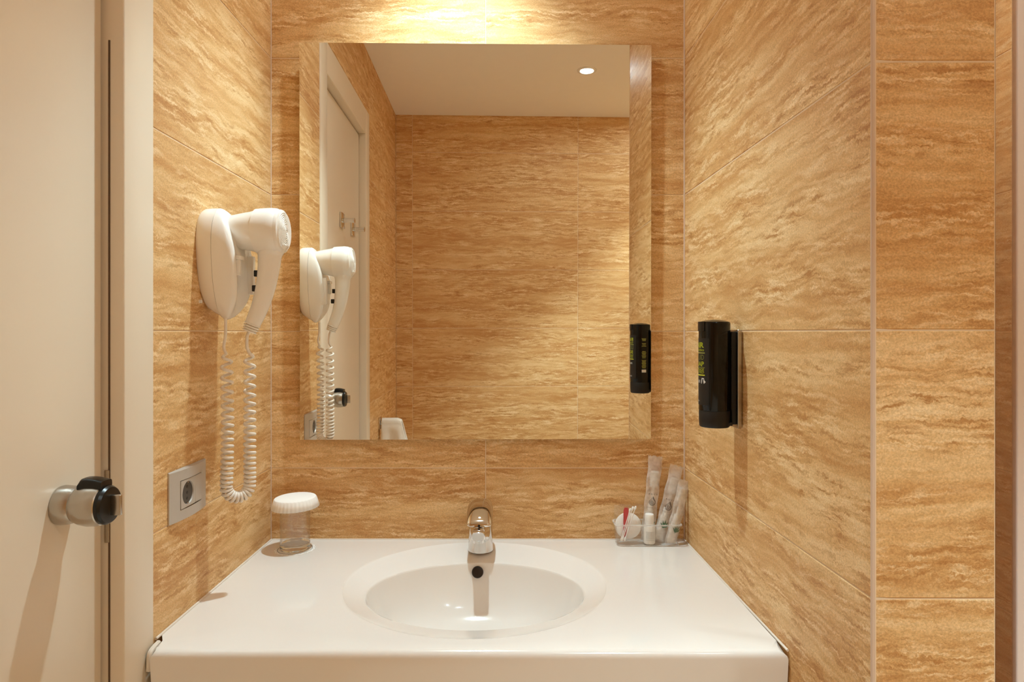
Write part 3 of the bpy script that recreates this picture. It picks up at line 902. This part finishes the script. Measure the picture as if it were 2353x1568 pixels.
obj('glass_wall', lathe([(0.0302, gb + 0.0135), (0.0300, gb + GH - 0.001), (0.0294, gb + GH), (0.0286, gb + GH - 0.001), (0.0284, gb + 0.0135)], 56, 'z', (GX, -GS, 0), False, False), 'thinglass', tu, True, 45)
obj('glass_base', lathe([(0.001, gb), (0.0275, gb), (0.0298, gb + 0.002), (0.0302, gb + 0.008), (0.0302, gb + 0.0133), (0.0284, gb + 0.0133), (0.0270, gb + 0.0125), (0.0235, gb + 0.0112), (0.0010, gb + 0.0108)], 56, 'z', (GX, -GS, 0)), 'glass', tu, True, 45)
cp = thing('tumbler_cover', 'pleated white paper cap tilted on top of the tumbler', 'glass cover', (GX, -GS, gb + GH))
tilt = Matrix.Translation((GX + 0.0015, -GS - 0.004, gb + GH + 0.0008)) @ Matrix.Rotation(math.radians(-1.6), 4, 'Y') @ Matrix.Rotation(math.radians(1.0), 4, 'X')
NP = 144
def pleat(r_, z, amp): return [((r_ + amp * (1 if j % 4 < 2 else -1)) * math.cos(2 * PI * j / NP), (r_ + amp * (1 if j % 4 < 2 else -1)) * math.sin(2 * PI * j / NP), z) for j in range(NP)]
cobj = obj('cap', xf(loft([pleat(0.0482, -0.0200, 0.0004), pleat(0.0445, -0.0075, 0.0004), pleat(0.0428, -0.0020, 0.0002), pleat(0.0415, -0.0002, 0), pleat(0.0400, 0.0004, 0), pleat(0.015, 0.0006, 0)], False, True), tilt), 'paper', cp, True, 30)
sm = cobj.modifiers.new('thick', 'SOLIDIFY'); sm.thickness = 0.0004; sm.offset = -1

# ------------------------------------------------------------------ amenity tray and what stands in it
TX0, TX1, TS0, TS1 = 0.219, 0.3605, 0.006, 0.052
ty = thing('amenity_tray', 'clear plastic tray in the right corner of the vanity', 'tray', ((TX0 + TX1) / 2, -(TS0 + TS1) / 2, CT))
def rrect(x0, x1, s0, s1, z, r_=0.010, n=6):
    out = []
    for cx, cs, a0 in ((x1 - r_, s0 + r_, 0), (x0 + r_, s0 + r_, PI / 2), (x0 + r_, s1 - r_, PI), (x1 - r_, s1 - r_, 1.5 * PI)):
        for i in range(n + 1):
            a = a0 + PI / 2 * i / n
            out.append((cx + r_ * math.cos(a), -cs + r_ * math.sin(a), z))
    return out
def ins(k, z): return rrect(TX0 + k, TX1 - k, TS0 + k, TS1 - k, z)
th = 0.0016
obj('tray_body', loft([ins(0.0055, CT + 0.0004), ins(0.0042, CT + 0.0012), ins(0.0012, CT + 0.044), ins(-0.001, CT + 0.0452), ins(-0.001, CT + 0.0466), ins(0.0018, CT + 0.0468), ins(0.0030, CT + 0.044), ins(0.0060, CT + 0.0034), ins(0.0085, CT + 0.0024)]), 'clear', ty, True, 40)

obj('tray_rim', merge(loft([ins(-0.0014, CT + 0.0447), ins(-0.0016, CT + 0.0458), ins(-0.0010, CT + 0.0470), ins(0.0016, CT + 0.0472), ins(0.0024, CT + 0.0462), ins(0.0022, CT + 0.0447), ins(-0.0014, CT + 0.0447)], False, False)), 'rimplastic', ty, True, 40)
obj('tray_foot', loft([ins(0.0066, CT + 0.0001), ins(0.0050, CT + 0.0004), ins(0.0040, CT + 0.0024), ins(0.0058, CT + 0.0026), ins(0.0072, CT + 0.0008), ins(0.0066, CT + 0.0001)], False, False), 'rimplastic', ty, True, 40)
TK = 1078.0
def at(px, py, s=0.035):
    k = FPX / (D - s)
    return Vector(((px - 1176.5) / k, -s, EYE - (py - 765) / k))

def on_tray(px, s):
    p = at(px, 1250, s); p.z = CT + 0.0038
    return p

def flat_frame(top, bot, roll=0.0):
    """matrix whose local y runs from bot to top, local x to the right, local z towards the room"""
    y = (top - bot).normalized()
    x = Vector((1, 0, 0)); x = (x - y * x.dot(y)).normalized()
    z = x.cross(y)
    m = Matrix((x, y, z)).transposed().to_4x4()
    m.translation = bot
    return m @ Matrix.Rotation(roll, 4, 'Y')

def drop_logo(cx, cy_, sz):
    """drop emblem: three nested outlines ending in a spiral"""
    out = []
    def stroke(pts, wd):
        V, F = [], []
        for i, (x, y, ww) in enumerate(pts):
            a = pts[max(i - 1, 0)]; b_ = pts[min(i + 1, len(pts) - 1)]
            dx, dy = b_[0] - a[0], b_[1] - a[1]; l = math.hypot(dx, dy) or 1
            nx, ny = -dy / l * wd * ww / 2, dx / l * wd * ww / 2
            V += [(cx + x + nx, cy_ + y + ny, 0), (cx + x - nx, cy_ + y - ny, 0)]
        for i in range(len(pts) - 1): F.append((2 * i, 2 * i + 1, 2 * i + 3, 2 * i + 2))
        out.append((V, F))
    for k, (sc__, wd) in enumerate(((1.0, 1.0), (0.78, 0.7))):
        pts = []
        for i in range(40):
            t = i / 39; a = PI / 2 - 0.02 + (2 * PI) * t
            r_ = 0.42 * sz * sc__
            sharp = max(0, math.sin(a)) ** 6
            pts.append((r_ * math.cos(a) * (1 - 0.75 * sharp) + 0.05 * sz * sharp, r_ * math.sin(a) * (1 + 0.75 * sharp) - 0.10 * sz, 0.5 + 0.9 * t))
        stroke(pts, 0.055 * sz * wd)
    pts = []
    for i in range(50):
        t = i / 49; a = PI / 2 + 4 * PI * t; r_ = 0.24 * sz * (1 - 0.85 * t)
        pts.append((r_ * math.cos(a), r_ * math.sin(a) - 0.12 * sz, 1))
    stroke(pts, 0.045 * sz)
    return merge(*out)

def leaf_print(cx, cy_, sz):
    V, F = [], []
    for k, a in enumerate((-0.7, -0.3, 0.05, 0.4, 0.8)):
        l = sz * (1 - 0.35 * abs(a)); n0 = len(V)
        dx, dy = math.sin(a), math.cos(a)
        V += [(cx - dy * 0.06 * sz, cy_ + dx * 0.06 * sz, 0), (cx + dx * l * .5 + dy * 0.09 * sz, cy_ + dy * l * .5 - dx * 0.09 * sz, 0), (cx + dx * l, cy_ + dy * l, 0), (cx + dx * l * .5 - dy * 0.07 * sz, cy_ + dy * l * .5 + dx * 0.07 * sz, 0)]
        F.append((n0, n0 + 1, n0 + 2, n0 + 3))
    return V, F

def dental_kit(label, top, bot, width, roll, brush_up, printed, seed):
    rnd = random.Random(seed)
    Lh = (top - bot).length
    m = flat_frame(top, bot, roll)
    t = thing('dental_kit', label, 'toiletry pack', tuple(bot), 'sealed dental kits in the tray')
    # the sleeve: a flattened tube, pinched flat at both ends, torn zig-zag at the top
    rings_, n = [], 28
    for i in range(25):
        v = i / 24
        puff = max(0.05, math.sin(PI * min(1, max(0, v * 0.97 + 0.03))) ** 0.45)
        if v > 0.9: puff = 0.10 + 0.1 * (1 - v)
        half = width / 2 * (1 - 0.07 * puff) * (0.97 + 0.05 * v)
        ring = []
        for j in range(n):
            a = 2 * PI * j / n
            wr = 1 + 0.10 * math.sin(5 * a + v * 17 + seed) + 0.06 * math.sin(9 * a - v * 31)
            x = half * math.copysign(abs(math.cos(a)) ** 0.75, math.cos(a))
            z = 0.0070 * puff * math.sin(a) * wr
            y = Lh * v
            if i == 24: y += 0.0013 * (1 if int((x / width + 1) * 14) % 2 else -1)
            ring.append((x + 0.0008 * math.sin(v * 23 + seed), y, z))
        rings_.append(ring)
    obj('sleeve', xf(loft(rings_, True, False), m), 'sleeve', t, True, 60)
    # toothbrush in a ribbed case
    yb = 0.62 if brush_up else 0.55
    prof = [(0.0045, Lh * 0.10), (0.0050, Lh * 0.12), (0.0050, Lh * yb)]
    br_ = [box(-0.0035 + 0.002, 0.0035 + 0.002, Lh * 0.30, Lh * 0.66, -0.0035, 0.0005, 0.001, 1)]
    for k in range(7):
        y0 = Lh * 0.66 + k * 0.0042
        br_.append(box(-0.0092 + 0.002, 0.0092 + 0.002, y0, y0 + 0.0034, -0.0045, 0.0030, 0.0008, 1))
    br_.append(box(-0.0086 + 0.002, 0.0086 + 0.002, Lh * 0.63, Lh * 0.66 + 0.0300, -0.0040, 0.0022, 0.001, 1))
    obj('toothbrush', xf(merge(*br_), m), 'brush', t, True, 50)
    # small toothpaste tube in the lower half
    tubeg = []
    for y, a, c in ((0.02, 0.0105, 0.0006), (0.10, 0.0098, 0.0025), (0.26, 0.0086, 0.0045), (0.335, 0.0080, 0.0050), (0.345, 0.0060, 0.0050)):
        tubeg.append([(a * math.cos(2 * PI * j / 20) - 0.002, Lh * y, c * math.sin(2 * PI * j / 20) + 0.0012) for j in range(20)])
    tb_ = obj('toothpaste_tube', xf(loft(tubeg), m), 'tubewhite', t, True, 50)
    obj('tube_cap', xf(xf(lathe([(0.0052, 0), (0.0050, 0.016), (0.0042, 0.0165)], 18, 'z'), Matrix.Translation((-0.002, Lh * 0.347, 0.0012)) @ Matrix.Rotation(-PI / 2, 4, 'X')), m), 'tubewhite', tb_, True, 40)
    obj('leaf_print', xf(move(leaf_print(0.001, Lh * 0.18, 0.020), 0, 0, 0.0068), m), 'green', tb_)
    if printed:
        zf = 0.0079
        def lift(g): return xf(([(x, y, zf - 0.0018 * (x / (width / 2)) ** 2) for x, y, z in g[0]], g[1]), m)
        ps = [lift(move(text_geo('AQUA', 0.0046, 0.004, 2.0), 0, Lh * 0.555, 0)), lift(drop_logo(0.0, Lh * 0.47, 0.0165)),
              lift(move(text_geo('DENTAL KIT', 0.0025, 0.0, 1.7), 0, Lh * 0.395, 0))]
        obj('printed_logo', merge(*ps), 'printgrey', t)
    return t

dental_kit('frosted dental kit sleeve with drop logo, tallest and nearest the tap', at(1507, 1049, 0.0095), on_tray(1487, 0.0170), 0.0315, 0.10, True, True, 1)
dental_kit('frosted dental kit sleeve with drop logo, the middle one of three', at(1556, 1071, 0.0105), on_tray(1513, 0.0235), 0.0300, 0.12, False, True, 2)
dental_kit('frosted dental kit sleeve without visible logo, leaning at the right wall', at(1574, 1104, 0.0265), on_tray(1540, 0.0400), 0.0310, 0.45, False, False, 3)

# small bottle
SBc = at(1492, 1251, 0.0345)
sb = thing('shampoo_bottle', 'small milky toiletry bottle with a white cap in the tray', 'bottle', (SBc.x, SBc.y, CT + 0.003))
zb0 = CT + 0.0034
obj('bottle_body', lathe([(0.0105, zb0), (0.0122, zb0 + 0.0015), (0.0124, zb0 + 0.033), (0.0112, zb0 + 0.0385), (0.0085, zb0 + 0.040)], 36, 'z', (SBc.x, SBc.y, 0)), 'shampoo', sb, True, 40)
capg = [(0.0085, zb0 + 0.040), (0.0098, zb0 + 0.0405)]
for k in range(5): capg += [(0.0100, zb0 + 0.042 + 0.0035 * k), (0.0095, zb0 + 0.0440 + 0.0035 * k)]
capg += [(0.0098, zb0 + 0.0605), (0.0088, zb0 + 0.0625), (0.003, zb0 + 0.063)]
obj('screw_cap', lathe(capg, 36, 'z', (SBc.x, SBc.y, 0)), 'tubewhite', sb, True, 50)
def wrap_small(g, zc, R_=0.01265):
    out = []
    for x, y, z in g[0]:
        a = -PI / 2 + x / R_
        out.append((SBc.x + R_ * math.cos(a), SBc.y + R_ * math.sin(a), zc + y))
    return out, g[1]
rnd = random.Random(5); pr = []
for k in range(11):
    x = -0.0100
    while x < 0.0095:
        wd = 0.0008 + 0.0020 * rnd.random()
        pr.append(wrap_small(move(rect_geo(wd, 0.0004, 2), x + wd / 2, 0, 0), zb0 + 0.0270 - k * 0.00145)); x += wd + 0.0005
pr.append(wrap_small(rect_geo(0.020, 0.00045, 10), zb0 + 0.0095))
obj('label_print', merge(*pr), 'printpale', sb)

# vanity set in a cellophane bag: cotton pads, nail file, swabs
vk = thing('vanity_set', 'cellophane bag with cotton pads, red nail file and swabs in the tray', 'toiletry pack', tuple(at(1441, 1250, 0.036)))
pc = at(1443, 1209, 0.030)
mp = Matrix.Translation(pc) @ Matrix.Rotation(math.radians(82), 4, 'X')
for k in range(2):
    obj('cotton_pad', xf(lathe([(0.0255, -0.002), (0.0272, -0.001), (0.0275, 0.0005), (0.0265, 0.0018), (0.015, 0.0024)], 44), mp @ Matrix.Translation((0.0008 * k, 0.0006 * k, 0.0046 * (k - 1)))), 'cotton', vk, True, 50)
def bar_between(a, b_, w0, w1, thick):
    mm = flat_frame(a, b_)
    Lh = (a - b_).length
    return xf(loft([[(-w0 / 2, 0, -thick), (w0 / 2, 0, -thick), (w0 / 2, 0, thick), (-w0 / 2, 0, thick)], [(-w1 / 2, Lh * .9, -thick), (w1 / 2, Lh * .9, -thick), (w1 / 2, Lh * .9, thick), (-w1 / 2, Lh * .9, thick)],
                    [(-w1 / 3, Lh, -thick), (w1 / 3, Lh, -thick), (w1 / 3, Lh, thick), (-w1 / 3, Lh, thick)]]), mm)
obj('nail_file', bar_between(at(1439, 1167, 0.034), at(1435, 1243, 0.0395), 0.005, 0.011, 0.0004), 'red', vk)
for k, (a, b_) in enumerate((((1454, 1168), (1431, 1239)), ((1460, 1167), (1436, 1240)), ((1448, 1172), (1428, 1240)))):
    P_, Q_ = at(a[0], a[1], 0.0362), at(b_[0], b_[1], 0.0418)
    sw = obj('cotton_swab', tube([P_, Q_], 0.0010, 8), 'paper', vk, True)
    dv = (Q_ - P_).normalized()
    for c_, sg in ((P_, 1), (Q_, -1)):
        obj('cotton_tip', tube([c_ + dv * sg * q for q in (-0.0035, -0.0025, 0.0, 0.0035, 0.0060)], [0.0008, 0.0020, 0.0024, 0.0020, 0.0010], 10), 'cotton', sw, True)
def bag_geo():
    V, F = [], []
    nu, nv = 22, 26
    rnd = random.Random(11)
    A = at(1410, 1162, 0.03); 
    for side_ in (1, -1):
        n0 = len(V)
        for j in range(nv + 1):
            for i in range(nu + 1):
                u, v = i / nu, j / nv
                px = 1414 + 60 * u - 4 * (1 - v) * (1 - 2 * u); py = 1160 + 88 * v
                s = 0.0320 + 0.0055 * v
                p = at(px, py, s)
                edge = min(u, 1 - u, v, 1 - v)
                puff = 0.0085 * min(1, edge * 5) ** 0.7
                cr = 0.0014 * math.sin(u * 17 + v * 9 + side_) * math.sin(v * 23 - u * 7) + rnd.uniform(-0.0006, 0.0006)
                V.append((p.x + (cr if edge == 0 else 0), p.y - side_ * puff + (cr if edge > 0 else 0), p.z + (cr * 1.5 if edge == 0 else 0)))
        for j in range(nv):
            for i in range(nu):
                a = n0 + j * (nu + 1) + i
                F.append((a, a + 1, a + nu + 2, a + nu + 1))
    return V, F
obj('cellophane_bag', bag_geo(), 'cello', vk, False)
